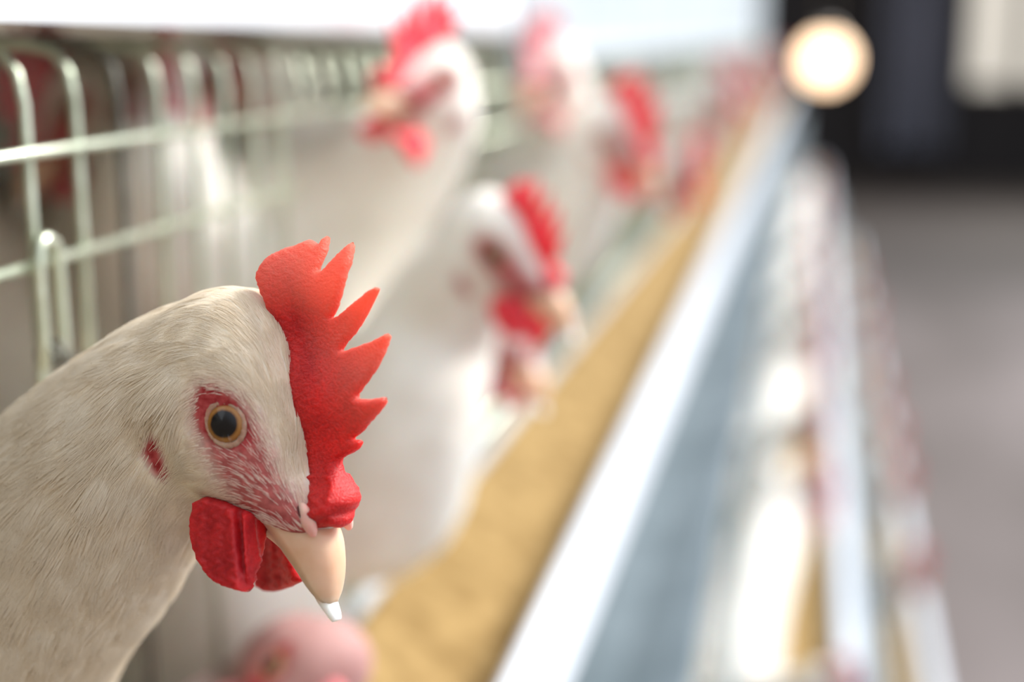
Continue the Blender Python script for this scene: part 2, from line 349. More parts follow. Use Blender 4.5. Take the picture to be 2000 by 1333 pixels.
def blade(poly, c_of, half, step, edge, noise=0.0, jag=0.0):
    """a fleshy blade: photo outline -> solid of real thickness, rounded rim. half(px,py), c_of(px,py) in metres"""
    P = cspline(np.array(poly + poly[:1], float), len(poly) * 4)[:-1]
    if jag:
        P = P + rng.normal(0, jag, P.shape)
    xs = np.arange(P[:, 0].min(), P[:, 0].max(), step); ys = np.arange(P[:, 1].min(), P[:, 1].max(), step)
    G = np.array([(x + (step / 2 if j % 2 else 0), y) for j, y in enumerate(ys) for x in xs])
    _, sd = poly_mask(G, P, 1); G = G[sd > step * 0.55]
    A = [Vector(p) for p in np.vstack([P, G])]; n_ = len(P)
    vs, _, fs, ov, _, _ = delaunay_2d_cdt(A, [(i, (i + 1) % n_) for i in range(n_)], [], 1, 1e-6)
    Q = np.array([(v.x, v.y) for v in vs]); _, sd = poly_mask(Q, P, 1)
    rim = sd < 0.05
    d_ = np.clip(sd, 0, None); h = np.array([half(*q) for q in Q]); e_ = np.minimum(1, d_ / edge)
    h = h * np.sqrt(np.clip(1 - (1 - e_) ** 2, 0, 1))
    if noise: h = h * (1 + noise * np.array([math.sin(q[0] * .21 + math.sin(q[1] * .17) * 2) * math.sin(q[1] * .19 + 1) for q in Q]))
    h[rim] = 0
    c0 = np.array([c_of(*q) for q in Q])
    V = []; top = np.zeros(len(Q), int); bot = np.zeros(len(Q), int)
    for i, q in enumerate(Q):
        base = hp(q[0], q[1], c0[i])
        top[i] = len(V); V.append(base + [0, 0, h[i]])
        if rim[i]: bot[i] = top[i]
        else: bot[i] = len(V); V.append(base - [0, 0, h[i]])
    Fc = []
    for f in fs:
        Fc.append(tuple(top[i] for i in f)); Fc.append(tuple(bot[i] for i in reversed(f)))
    return np.array(V), Fc
def comb_half(px, py):
    curl = 0.0012 * math.exp(-((math.hypot(px - 640, (py - 960) * .8) - 34) / 7) ** 2) * (py > 925)
    base = np.interp(py, [460, 560, 700, 850, 950, 1050], [530, 532, 560, 590, 615, 640])
    t = np.clip((px - base) / 90, 0, 1)
    h = 0.0030 * (1 - t) + 0.0014 * t
    h += 0.0026 * math.exp(-((px - 655) ** 2 + (py - 985) ** 2) / 42 ** 2)
    return h + curl
def comb_c(px, py):
    return -0.004 * max(0, (600 - py) / 140) ** 2 + 0.0010 * math.sin(py / 38.0)
def wat_half(px, py): return 0.0017 + 0.0006 * math.exp(-((px - 502) / 12) ** 2) - 0.0009 * math.exp(-((px - 482 - (py - 1080) * .08) / 6) ** 2)
def wat_c(px, py): return 0.0105 + 0.0015 * (py - 1000) / 150 - 0.0014 * math.exp(-((px - 482 - (py - 1080) * .08) / 8) ** 2) - 0.005 * max(0, (px - 486) / 30)
PARTCACHE = {}
def part_mesh(key, fn, m):
    if key not in PARTCACHE:
        V, Fc = fn(); me = bpy.data.meshes.new(key); me.from_pydata([tuple(v) for v in V], [], [tuple(int(i) for i in f) for f in Fc])
        me.materials.append(m); me.update(); me.polygons.foreach_set('use_smooth', [True] * len(me.polygons)); 
        bm = bmesh.new(); bm.from_mesh(me); bmesh.ops.recalc_face_normals(bm, faces=bm.faces); bm.to_mesh(me); bm.free()
        if key.startswith('comb'):   # thinner towards the tips: sets light let through and painted backlit glow
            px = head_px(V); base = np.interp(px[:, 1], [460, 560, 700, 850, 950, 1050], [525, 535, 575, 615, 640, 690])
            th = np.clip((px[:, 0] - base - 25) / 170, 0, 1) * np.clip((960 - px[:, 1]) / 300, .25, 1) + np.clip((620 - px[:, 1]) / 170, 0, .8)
            at = me.attributes.new('thin_glow', 'FLOAT', 'POINT'); at.data.foreach_set('value', np.clip(th, 0, 1).astype('f'))
        PARTCACHE[key] = me
    return PARTCACHE[key]
def upper_beak():
    Srow = [((575, 965), (505, 985), .0085), ((608, 990), (500, 1000), .0082), ((640, 1020), (527, 1042), .0072), ((657, 1048), (550, 1076), .0062), ((664, 1085), (578, 1116), .0051), ((665, 1122), (600, 1150), .0041), ((661, 1152), (620, 1172), .0030), ((655, 1176), (640, 1184), .0014)]
    rows = cspline([np.r_[hp(*r_), hp(*t_, w_), w_] for r_, t_, w_ in Srow], 30)
    rings = []
    for r_ in rows:
        R_, T_, w_ = r_[:3], r_[3:6], max(r_[6], .001); Tm = T_.copy(); Tm[2] = 0
        an = np.linspace(-math.pi / 2, math.pi / 2, 21); ring = []
        for t in an:
            s_, c_ = math.sin(t), math.cos(t)
            q = Tm + (R_ - Tm) * abs(c_) ** 0.75; ring.append([q[0], q[1], w_ * np.sign(s_) * abs(s_) ** 0.9])
        inner = Tm + (R_ - Tm) * 0.22
        for t in np.linspace(0.8, -0.8, 5): ring.append([inner[0], inner[1], w_ * t])
        rings.append(np.array(ring))
    return loft(rings)
def lower_beak():
    L = [(540, 1025, 16, .0058), (572, 1055, 16, .0050), (600, 1092, 15, .0038), (622, 1135, 15, .0030), (638, 1170, 16, .0024), (649, 1192, 12, .0020), (655, 1205, 10, .0016), (658, 1213, 7, .0012)]
    P = cspline([np.r_[hp(x, y), h_ / 9921, w_] for x, y, h_, w_ in L], 24); T = np.gradient(P[:, :3], axis=0)
    rings = []
    for p, t in zip(P, T):
        t = t / np.linalg.norm(t); nrm = np.array([t[1], -t[0], 0]); an = np.linspace(0, 2 * math.pi, 20, endpoint=False)
        rings.append(p[:3] + np.outer(np.cos(an), nrm * max(p[3], .0002)) + np.outer(np.sin(an) * max(p[4], .0003), [0, 0, 1]))
    return loft(rings)
def ellipsoid(C_, ax, rad, n1=14, n2=20):
    V = []; Fc = []; A = np.array(ax, float); rings = []
    for i in range(1, n1):
        a_ = math.pi * i / n1; an = np.linspace(0, 2 * math.pi, n2, endpoint=False)
        rings.append(C_ + math.cos(a_) * rad[0] * A[0] + math.sin(a_) * (np.outer(np.cos(an), A[1]) * rad[1] + np.outer(np.sin(an), A[2]) * rad[2]))
    return loft(rings)

def flesh_of(root, comb_scale, pale):
    o = [c for c in root.children if c.name.startswith('comb')][0] if root.children else list(COL.objects)[-1]
    o = list(COL.objects)[-1] if not o.name.startswith('comb') else o
    if comb_scale != 1.0:
        B_ = Vector(hp(615, 930)); o.matrix_local = Matrix.Translation(B_) @ Matrix.Scale(comb_scale, 4) @ Matrix.Translation(-B_)
def build_hen(name, label, HM, neck, fine=False, voxel=0.0035, group='white hens in the cages', comb_scale=1.0, pale=False, bare=0.0, skin=None):
    """neck: list of (world point, radius) from behind the head into the cage; None = the near hen's own neck"""
    root = empty(name, None, label, 'hen', group, HM)
    sc = HM.to_scale()[0]; inv = HM.inverted()
    parts = [head_solid()]
    if neck is None: parts.append(near_neck())
    else:
        pts = [np.r_[hp(440, 800), .0135], np.r_[hp(372, 815), .0185]]
        for P, r_ in neck: pts.append(np.r_[np.array(inv @ Vector(P)), r_ / sc])
        C_ = cspline(pts, 40); C_[:, 3] = np.clip(C_[:, 3], .012, None)
        parts.append(tube(C_[:, :3], C_[:, 3], 24))
        B_ = C_[-1]; dirn = C_[-1, :3] - C_[-6, :3]; dirn /= np.linalg.norm(dirn)
        parts.append(ellipsoid(B_[:3] + dirn * .03, np.eye(3), (B_[3] * 1.12,) * 3))
    V, Fc = merge(parts)
    V, Fc = remesh(V, Fc, voxel if not fine else 0.00085, 22 if fine else 5)
    V = bump_head(V)
    me = bpy.data.meshes.new('body'); me.from_pydata([tuple(v) for v in V], [], Fc); me.materials.append(MAT[skin or ('plumage' if fine else 'plumage_far')]); me.update()
    me.polygons.foreach_set('use_smooth', [True] * len(me.polygons))
    red, face, eyer = red_of(V)
    red = np.maximum(red, bare * (V[:, 0] > -.02))
    at = me.attributes.new('red', 'FLOAT', 'POINT'); at.data.foreach_set('value', red.astype('f'))
    body = link(bpy.data.objects.new('body', me), root)
    bvh = BVHTree.FromPolygons([Vector(v) for v in V], Fc)
    def surf(px, py, side=1):
        o = -OC; q_ = qray(px, py); B_ = lambda v: Vector((E1 @ v, E2 @ v, EN @ v))
        h = bvh.ray_cast(B_(o), B_(q_).normalized())
        p = h[0] if h[0] is not None else Vector(hp(px, py, .013))
        return Vector((p[0], p[1], side * abs(p[2])))
    lk = lambda nm, key, fn, m, par=root: link(bpy.data.objects.new(nm, part_mesh(key, fn, m)), par)
    if fine: print('eye surface c', surf(442, 828)[2], surf(600, 1016)[2])
    q = 'f' if fine else 'c'; st = 4.0 if fine else 12.0
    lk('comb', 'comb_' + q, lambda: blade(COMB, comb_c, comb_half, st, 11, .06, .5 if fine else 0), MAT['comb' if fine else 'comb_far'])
    flesh_of(root, comb_scale, pale)
    lk('wattle', 'wattle_' + q, lambda: blade(WATTLE, wat_c, wat_half, st, 9, .15, .4 if fine else 0), MAT['wattle' if fine else 'comb_far'])
    lk('wattle', 'wattle_far_' + q, lambda: blade(WATTLE_FAR, lambda x, y: -wat_c(440 + (x - 500), y), lambda x, y: .0018, st, 9, .15, .4 if fine else 0), MAT['wattle' if fine else 'comb_far'])
    lk('upper_beak', 'upper_beak', upper_beak, MAT['beak'])
    o = lk('lower_beak', 'lower_beak', lower_beak, MAT['beak_tip']); 
    if fine: o['label'] = 'white tip of the lower beak'
    lb = []
    for s_ in (1, -1):
        # eye: a glossy ball looking out sideways and a little forward
        p = surf(442, 828, s_)
        ez = Vector((0.40, 0.0, 1.0 * s_)).normalized()
        if 'eyeball' not in PARTCACHE:
            PARTCACHE['eyeball'] = part_mesh('eyeball', lambda: ellipsoid(np.zeros(3), [[0, 0, 1], [1, 0, 0], [0, 1, 0]], (.0042, .0048, .0048), 24, 32), MAT['eye'])
        ex = Vector((0.45, -0.9, 0)); ex = (ex - ez * ex.dot(ez)).normalized(); ey = ez.cross(ex)
        Mx = Matrix((ex, ey, ez)).transposed().to_4x4(); Mx.translation = p + ez * (-0.0021)
        e_ = link(bpy.data.objects.new('eye', PARTCACHE['eyeball']), root); e_.matrix_local = Mx
        def lid():
            rings = []
            for a_ in np.linspace(0, 2 * math.pi, 64, endpoint=False):
                # almond: longer along x
                rx, ry = .00425, .00345; rr = .00050 + .00004 * math.sin(a_ * 17) + .00004 * math.sin(a_ * 29 + 1)
                c0 = np.array([rx * math.cos(a_), ry * math.sin(a_), .0024]); o_ = np.array([math.cos(a_), math.sin(a_), 0])
                rings.append(np.array([c0 + rr * (math.cos(t) * o_ * 1.3 + math.sin(t) * np.array([0, 0, 1])) for t in np.linspace(0, 2 * math.pi, 10, endpoint=False)]))
            V_, F_ = loft(rings + rings[:1], cap=False); return V_, F_
        l_ = link(bpy.data.objects.new('eyelid', part_mesh('eyelid', lid, MAT['eyelid'])), e_)
        if fine:
            p = surf(602, 1016, s_)
            ax = Vector((.42, -.9, -.05 * s_)).normalized(); az = Vector((0, 0, 1.0 * s_)); ay = az.cross(ax)
            V_, F_ = ellipsoid(np.array(p) + np.array([0, 0, .0002 * s_]), [np.array(ax), np.array(ay), np.array(az)], (.0036, .0015, .0013)); no = mesh('nostril_flap', V_, F_, MAT['lobe'], root)
            p = surf(588, 1006, s_)
            V_, F_ = ellipsoid(np.array(p), [np.array(ax), np.array(ay), np.array(az)], (.0019, .0004, .0005)); mesh('nostril', V_, F_, MAT['dark'], root)
    if pale:
        for c in COL.objects:
            if c.parent == root and c.name.split('.')[0] in ('comb', 'wattle'):
                kk = c.data.name.split('.')[0] + '_pale'
                if kk not in PARTCACHE:
                    PARTCACHE[kk] = c.data.copy(); PARTCACHE[kk].materials[0] = MAT['comb_pale']
                c.data = PARTCACHE[kk]
    return root, body, V, Fc, bvh

# ------------------------------------------------------------------ near hen
HM1 = head_matrix(440, 830, 0.292, 30)
root, body, V1, F1, bvh1 = build_hen('hen', 'sharply seen white hen with large red comb, head lowered beside the wire mesh', HM1, None, fine=True)

FLOW = [((610, 1000), (-.5, -.87)), ((575, 930), (-.35, -.94)), ((565, 850), (-.3, -.95)), ((545, 760), (-.45, -.9)), ((520, 690), (-.6, -.75)), ((480, 600), (-.95, -.25)), ((400, 590), (-1, .1)),
        ((300, 650), (-.9, .4)), ((200, 720), (-.85, .5)), ((50, 850), (-.8, .6)), ((450, 700), (-.95, -.15)), ((350, 700), (-1, .2)), ((490, 770), (-.8, -.55)), ((520, 840), (-.55, -.8)), ((530, 900), (-.6, -.75)),
        ((500, 930), (-.85, -.4)), ((450, 930), (-.97, .05)), ((400, 970), (-.95, .3)), ((540, 975), (-.85, -.5)), ((490, 985), (-.95, -.1)), ((400, 900), (-.85, -.1)), ((340, 850), (-.75, .5)), ((330, 760), (-.35, .9)), ((360, 800), (-.5, .8)), ((300, 900), (-.6, .8)),
        ((250, 1000), (-.55, .8)), ((330, 1050), (-.4, .9)), ((280, 1180), (-.45, .9)), ((100, 1000), (-.7, .7)), ((100, 1250), (-.6, .8)), ((380, 1000), (-.5, .8)), ((200, 850), (-.75, .6)), ((430, 750), (-.95, -.05))]
def grow_plumage():
    Vn = V1; tri = []
    for f in F1:
        tri.append((f[0], f[1], f[2]))
        if len(f) == 4: tri.append((f[0], f[2], f[3]))
    tri = np.array(tri); A, B, C_ = Vn[tri[:, 0]], Vn[tri[:, 1]], Vn[tri[:, 2]]
    N = np.cross(B - A, C_ - A); ar = np.linalg.norm(N, axis=1) / 2; N /= (2 * ar[:, None] + 1e-12)
    Wp = np.array([HM1 @ Vector(v) for v in Vn]); px_real = proj(Wp)
    cen = px_real[tri[:, 0]]
    vis = (cen[:, 0] > -120) & (cen[:, 1] < 1450)
    toward = (N @ EN * 0 + N[:, 2])            # c-component
    wgt = ar * vis * np.where(toward > -0.35, 1.0, 0.35)
    wgt *= np.interp(cen[:, 0], [0, 300, 420], [0.8, 1.0, 1.35])
    n_ = 85000
    pick = rng.choice(len(tri), n_, p=wgt / wgt.sum()); u = rng.random((n_, 2)); fl = u.sum(1) > 1; u[fl] = 1 - u[fl]
    P = A[pick] + (B - A)[pick] * u[:, :1] + (C_ - A)[pick] * u[:, 1:]; Nn = N[pick]
    fpx = head_px(P); red, face, eyer = red_of(P)
    # keep clear of eye, ear patch, gape
    de = np.hypot((fpx[:, 0] - 442) / 44, (fpx[:, 1] - 828) / 50)
    keep = de > 1.0
    earm, _ = poly_mask(fpx, EAR, 8); gap, _ = poly_mask(fpx, GAPE, 14)
    near = np.abs(P[:, 2]) > .001
    eyeband = np.clip(eyer, 0, 1)
    prob = 1 - 0.84 * face - 0.10 * eyeband - 0.9 * earm * near - 0.10 * gap
    prob *= np.where((fpx[:, 0] > 600) | (fpx[:, 1] > 1040) & (fpx[:, 0] > 520), 0.05, 1)
    # beak zone clear
    keep &= rng.random(n_) < prob
    P, Nn, fpx, red, face, eyeband, de = P[keep], Nn[keep], fpx[keep], red[keep], face[keep], eyeband[keep], de[keep]
    n_ = len(P)
    LP = np.array([f[0] for f in FLOW], float); LD = np.array([f[1] for f in FLOW], float)
    d2 = ((fpx[:, None, :] - LP[None]) ** 2).sum(2); Wt = np.exp(-d2 / (2 * 48 ** 2)) + 1e-7 / (d2 + 1e3)
    D2 = (Wt @ LD); D2 /= np.linalg.norm(D2, axis=1)[:, None] + 1e-9
    # picture direction -> head frame
    Dc = np.stack([D2[:, 0], -D2[:, 1], np.zeros(n_)], 1)
    D = np.stack([Dc @ E1, Dc @ E2, np.zeros(n_)], 1)
    # clumps (feathers): shared jitter
    cell = np.floor(P / .0035).astype(int); key = (cell[:, 0] * 73856093 ^ cell[:, 1] * 19349663 ^ cell[:, 2] * 83492791) % 4096
    jit = rng.normal(0, 0.10, (4096, 3)); lift = rng.random(4096); tone = rng.normal(0, 1, 4096)
    D = D + jit[key] + rng.normal(0, 0.07, D.shape)
    D -= Nn * (D * Nn).sum(1)[:, None]; D /= np.linalg.norm(D, axis=1)[:, None] + 1e-9
    neckness = np.clip((380 - fpx[:, 0]) / 180, 0, 1)
    L = 0.0042 + 0.0062 * neckness + .0012 * rng.random(n_)
    L = np.where(face > .3, 0.0026 + .0012 * rng.random(n_), L); L = np.where(eyeband > .6, .0020 + .0008 * rng.random(n_), L)
    L = np.where((fpx[:, 0] > 530), np.minimum(L, .0034), L)
    tuft = np.exp(-((fpx[:, 0] - 322) ** 2 / 30 ** 2 + (fpx[:, 1] - 765) ** 2 / 42 ** 2))
    Rr = 0.000060 + 0.00004 * rng.random(n_) + .00005 * neckness; Rr = np.where(face > .3, .000048 + .000040 * rng.random(n_), Rr)
    K = 6; pts = np.zeros((n_, K, 3)); rad = np.zeros((n_, K)); cur = P.copy(); nn = Nn.copy(); Dd = D.copy()
    hbase = (0.00018 + 0.00045 * lift[key] * (1 - face * .7) + 0.0010 * tuft * rng.random(n_))
    for k in range(K):
        t = k / (K - 1)
        pts[:, k] = cur + nn * (hbase * (t ** .8) * (1 + 1.0 * neckness) + (.0018 * tuft * t) - .0001)[:, None]
        rad[:, k] = Rr * (1 - .75 * t ** 1.5)
        if k < K - 1:
            nxt = cur + Dd * (L / (K - 1))[:, None]
            for i in range(n_):
                c, no, _, _ = bvh1.find_nearest(Vector(nxt[i]))
                nxt[i] = c; nn[i] = no
            Dd = nxt - cur; Dd /= np.linalg.norm(Dd, axis=1)[:, None] + 1e-9
            Dd -= nn * (Dd * nn).sum(1)[:, None]; cur = nxt
    bad = np.zeros(n_, bool)
    for k in range(1, K):
        q_ = head_px(pts[:, k]); m_, _ = poly_mask(q_, EAR, 6); de = np.hypot((q_[:, 0] - 442) / 40, (q_[:, 1] - 828) / 47)
        bad |= ((m_ > rng.random(n_) * 1.3 + .1) & (pts[:, k, 2] > 0)) | (de < 1)
    pts, rad, face, key = pts[~bad], rad[~bad], face[~bad], key[~bad]; n_ = len(pts)
    hc = bpy.data.hair_curves.new('plumage'); hc.add_curves([K] * n_)
    hc.attributes['position'].data.foreach_set('vector', pts.reshape(-1).astype('f')) if 'position' in hc.attributes else hc.position_data.foreach_set('vector', pts.reshape(-1).astype('f'))
    ra = hc.attributes.get('radius') or hc.attributes.new('radius', 'FLOAT', 'POINT'); ra.data.foreach_set('value', rad.reshape(-1).astype('f'))
    base = np.array([.90, .81, .67]) + np.outer(tone[key], [.016, .02, .024]) + rng.normal(0, .02, (n_, 1))
    pink = np.array([.90, .70, .66]); mixp = (np.clip(face, 0, 1) * .35)[:, None]
    col = np.clip(base * (1 - mixp) + pink * mixp, 0, .95)
    ca_ = hc.attributes.new('tint', 'FLOAT_COLOR', 'CURVE'); ca_.data.foreach_set('color', np.hstack([col, np.ones((n_, 1))]).reshape(-1).astype('f'))
    hc.materials.append(MAT['strand'])
    o = link(bpy.data.objects.new('plumage', hc), root); o['kind'] = 'stuff'
grow_plumage()

# ------------------------------------------------------------------ the setting
def setting(name, V, Fc, m, smooth=False):
    return tag(mesh(name, V, Fc, m, smooth=smooth), kind='structure')
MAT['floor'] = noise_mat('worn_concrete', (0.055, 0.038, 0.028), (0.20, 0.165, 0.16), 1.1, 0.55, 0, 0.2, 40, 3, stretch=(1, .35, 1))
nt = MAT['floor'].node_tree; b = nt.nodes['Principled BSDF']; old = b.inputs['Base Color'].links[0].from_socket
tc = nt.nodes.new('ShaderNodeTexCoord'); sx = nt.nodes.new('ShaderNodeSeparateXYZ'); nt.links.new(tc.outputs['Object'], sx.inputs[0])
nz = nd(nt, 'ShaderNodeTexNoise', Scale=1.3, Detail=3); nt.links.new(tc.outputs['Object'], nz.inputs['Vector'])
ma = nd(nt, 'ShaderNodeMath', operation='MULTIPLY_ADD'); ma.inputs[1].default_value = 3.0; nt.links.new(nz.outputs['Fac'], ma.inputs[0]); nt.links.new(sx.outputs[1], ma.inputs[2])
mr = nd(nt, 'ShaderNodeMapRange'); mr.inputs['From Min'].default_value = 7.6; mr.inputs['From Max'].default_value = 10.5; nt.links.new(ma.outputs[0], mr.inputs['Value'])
mx = nd(nt, 'ShaderNodeMix', data_type='RGBA'); mx.inputs[7].default_value = (0.028, 0.018, 0.012, 1)   # dimness of the far aisle painted into the floor colour
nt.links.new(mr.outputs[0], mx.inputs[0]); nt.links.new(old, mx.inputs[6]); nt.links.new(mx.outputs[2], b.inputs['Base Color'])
MAT['wall_dark'] = noise_mat('dark_boards', (0.012, 0.011, 0.013), (0.03, 0.028, 0.032), 2, 0.9, stretch=(4, 1, .3))
MAT['curtain'] = noise_mat('blue_grey_curtain', (0.07, 0.08, 0.11), (0.17, 0.18, 0.24), 3, 0.8, stretch=(5, 1, .4))
FAR = 15.0
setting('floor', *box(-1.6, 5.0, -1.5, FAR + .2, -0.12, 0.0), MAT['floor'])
setting('wall_back', *box(-1.6, 5.0, FAR, FAR + .15, 0, 2.9), MAT['wall_dark'])
def emis(name, c, s_):
    m, nt, b = mat(name); b.inputs['Base Color'].default_value = (*c, 1)
    b.inputs['Emission Color'].default_value = (*c, 1); b.inputs['Emission Strength'].default_value = s_; return m
MAT['daypane'] = emis('daylit_pane', (0.95, 0.90, 0.80), 0.55)
MAT['lampglass'] = emis('lamp_glass', (1.0, 0.70, 0.45), 5.0)
MAT['lampmetal'] = noise_mat('lamp_metal', (0.25, 0.24, 0.22), (0.4, 0.38, 0.35), 30, 0.4, 0.7)
def at_y(px, py, y):
    D = FV + RV * ((px - 1000) / F) + UV * ((666.5 - py) / F); return CAM + D * ((y - CAM.y) / D.y)
p0 = at_y(1893, 165, FAR - .02); p1 = at_y(1990, -130, FAR - .02)
wf = .012
def window(name, x0, x1, z0, z1):
    fr = [box(x0 - .03, x1 + .03, FAR - .05, FAR - .002, z0 - .03, z0), box(x0 - .03, x1 + .03, FAR - .05, FAR - .002, z1, z1 + .03), box(x0 - .03, x0, FAR - .05, FAR - .002, z0, z1), box(x1, x1 + .03, FAR - .05, FAR - .002, z0, z1)]
    o = setting(name, *merge(fr), MAT['lampmetal'])
    pn = mesh('pane', *box(x0, x1, FAR - .03, FAR - .015, z0, z1), MAT['daypane'], o, smooth=False)
window('window_1', p0.x, p1.x, p0.z, p1.z)
window('window_2', p1.x + .16, p1.x + .7, p0.z, p1.z)
# hanging curtain beside the window: a wavy sheet
def curtain(x0, x1, z0, z1, y):
    xs = np.linspace(x0, x1, 60); ring = lambda z: np.array([(x, y - .03 * math.sin((x - x0) * 30), z) for x in xs] + [(x, y + .008 - .03 * math.sin((x - x0) * 30), z) for x in xs[::-1]])
    return loft([ring(z) for z in np.linspace(z0, z1, 6)])
c0 = at_y(1712, 290, FAR - .12); c1 = at_y(1868, -120, FAR - .12)
tag(mesh('curtain', *curtain(c0.x, c1.x, c0.z, c1.z, FAR - .12), MAT['curtain']), 'blue-grey curtain hanging on the dark far wall beside the bright window', 'curtain')
# round barn lamp at the end of the row
lp = at_y(1613, 118, 7.5)
lamp = empty('barn_lamp', lp, 'glowing round warm barn lamp above the far end of the row', 'lamp')
R_ = .115
mesh('bulb', *ellipsoid(np.zeros(3), np.eye(3), (R_, R_, R_)), MAT['lampglass'], lamp)
mesh('lamp_cap', *loft([np.array([(r_ * math.cos(t), r_ * math.sin(t), z) for t in np.linspace(0, 2 * math.pi, 24, endpoint=False)]) for r_, z in [(.05, .078), (.055, .085), (.045, .12), (.02, .15)]]), MAT['lampmetal'], lamp)
mesh('cord', *tube([(0, 0, .14), (0, 0, .6), (0, 0, 1.4)], .006, 8), MAT['dark_wire'], lamp)

# ------------------------------------------------------------------ cage tiers
Y0, Y1 = 0.02, 7.2
TIER = ['topmost', 'middle', 'lowest']
def off(k): return 0.16 * k, CAMZ - 0.36 * k
TN = ['upper', 'second', 'third']
def sag(Vv): return Vv
def build_tier(k):
    dx, dz = off(k)
    A = lambda pr: [(x + dx, z + dz) for x, z in pr]
    # trough: channel with a rolled outer lip
    tr_ = empty('feed_trough', (dx - .14, Y0, dz - .305), f'long pale feed trough running along the front of the {TN[k]} tier of cages', 'trough', 'feed troughs')
    rel = lambda pr: [(x + .13, z + .33) for x, z in pr]   # profile written about the trough's own foot
    prof = [(-.174, -.262), (-.171, -.262), (-.160, -.325), (-.108, -.325), (-.0995, -.268), (-.096, -.2645), (-.0785, -.2665), (-.0775, -.284), (-.080, -.284), (-.0810, -.2695), (-.0945, -.2685), (-.1045, -.329), (-.163, -.329)]
    L_ = Y1 - Y0
    mesh('channel', *prism(rel(prof), 0, L_, 1), MAT['trough'], tr_, smooth=False)
    for y in np.arange(.5, 6.5, 1.0):
        mesh('bracket', *prism(rel([(-.166, -.3295), (-.104, -.3295), (-.104, -.345), (-.17, -.362), (-.205, -.362), (-.205, -.35)]), y, y + .012), MAT['zinc'], tr_, smooth=False)
    # feed lying in the trough
    xs = np.linspace(-1, 1, 15); ys = np.linspace(Y0 + .005, Y1 - .01, 420)
    V = []; Fc = []; n_ = len(xs)
    for y in ys:
        for t in xs:   # heaped against the cage side, scooped out by the beaks towards the aisle
            z = -.0265 - .036 * (t * .5 + .5) ** .8 + .0012 * math.sin(y * 31 + t * 2 + k) * math.sin(y * 13 + 1) * (1 - t * t) + .0010 * rng.random()
            f_ = (z + .0265 + .063 - .0265) / .063; xl = -.160 + (-.171 + .160) * f_; xr = -.108 + (-.0995 + .108) * f_
            x = (xl + .0008) * (1 - t) / 2 + (xr - .0008) * (1 + t) / 2
            V.append((x - .01 + dx, y, dz - .238 + z + .0265))
    base = len(V)
    for y in (ys[0], ys[-1]):
        for t in xs: V.append((dx - .1435 + .0245 * t, y, dz - .2985))
    for j in range(len(ys) - 1):
        for i in range(n_ - 1):
            a = j * n_ + i; Fc.append((a, a + 1, a + n_ + 1, a + n_))
    Fc += [tuple([j * n_ for j in range(len(ys))][::-1] + [base, base + n_]), tuple([j * n_ + n_ - 1 for j in range(len(ys))] + [base + 2 * n_ - 1, base + n_ - 1]), tuple(list(range(n_)) + [base + n_ - 1 - i for i in range(n_)]), tuple([len(ys) * n_ - n_ + i for i in range(n_)][::-1] + [base + n_ + i for i in range(n_)]), tuple([base + i for i in range(n_)] + [base + 2 * n_ - 1 - i for i in range(n_)])]
    tag(mesh('chicken_feed', V, Fc, MAT['feed']), f'golden brown ground feed filling the {TN[k]} tier trough', 'feed', kind='stuff')
    # deflector sheet under the trough down to the next tier
    if k < 2:
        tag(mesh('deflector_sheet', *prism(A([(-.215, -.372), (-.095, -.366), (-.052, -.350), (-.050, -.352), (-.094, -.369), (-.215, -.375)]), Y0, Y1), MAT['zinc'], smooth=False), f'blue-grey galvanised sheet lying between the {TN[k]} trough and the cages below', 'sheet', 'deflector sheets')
    return tr_
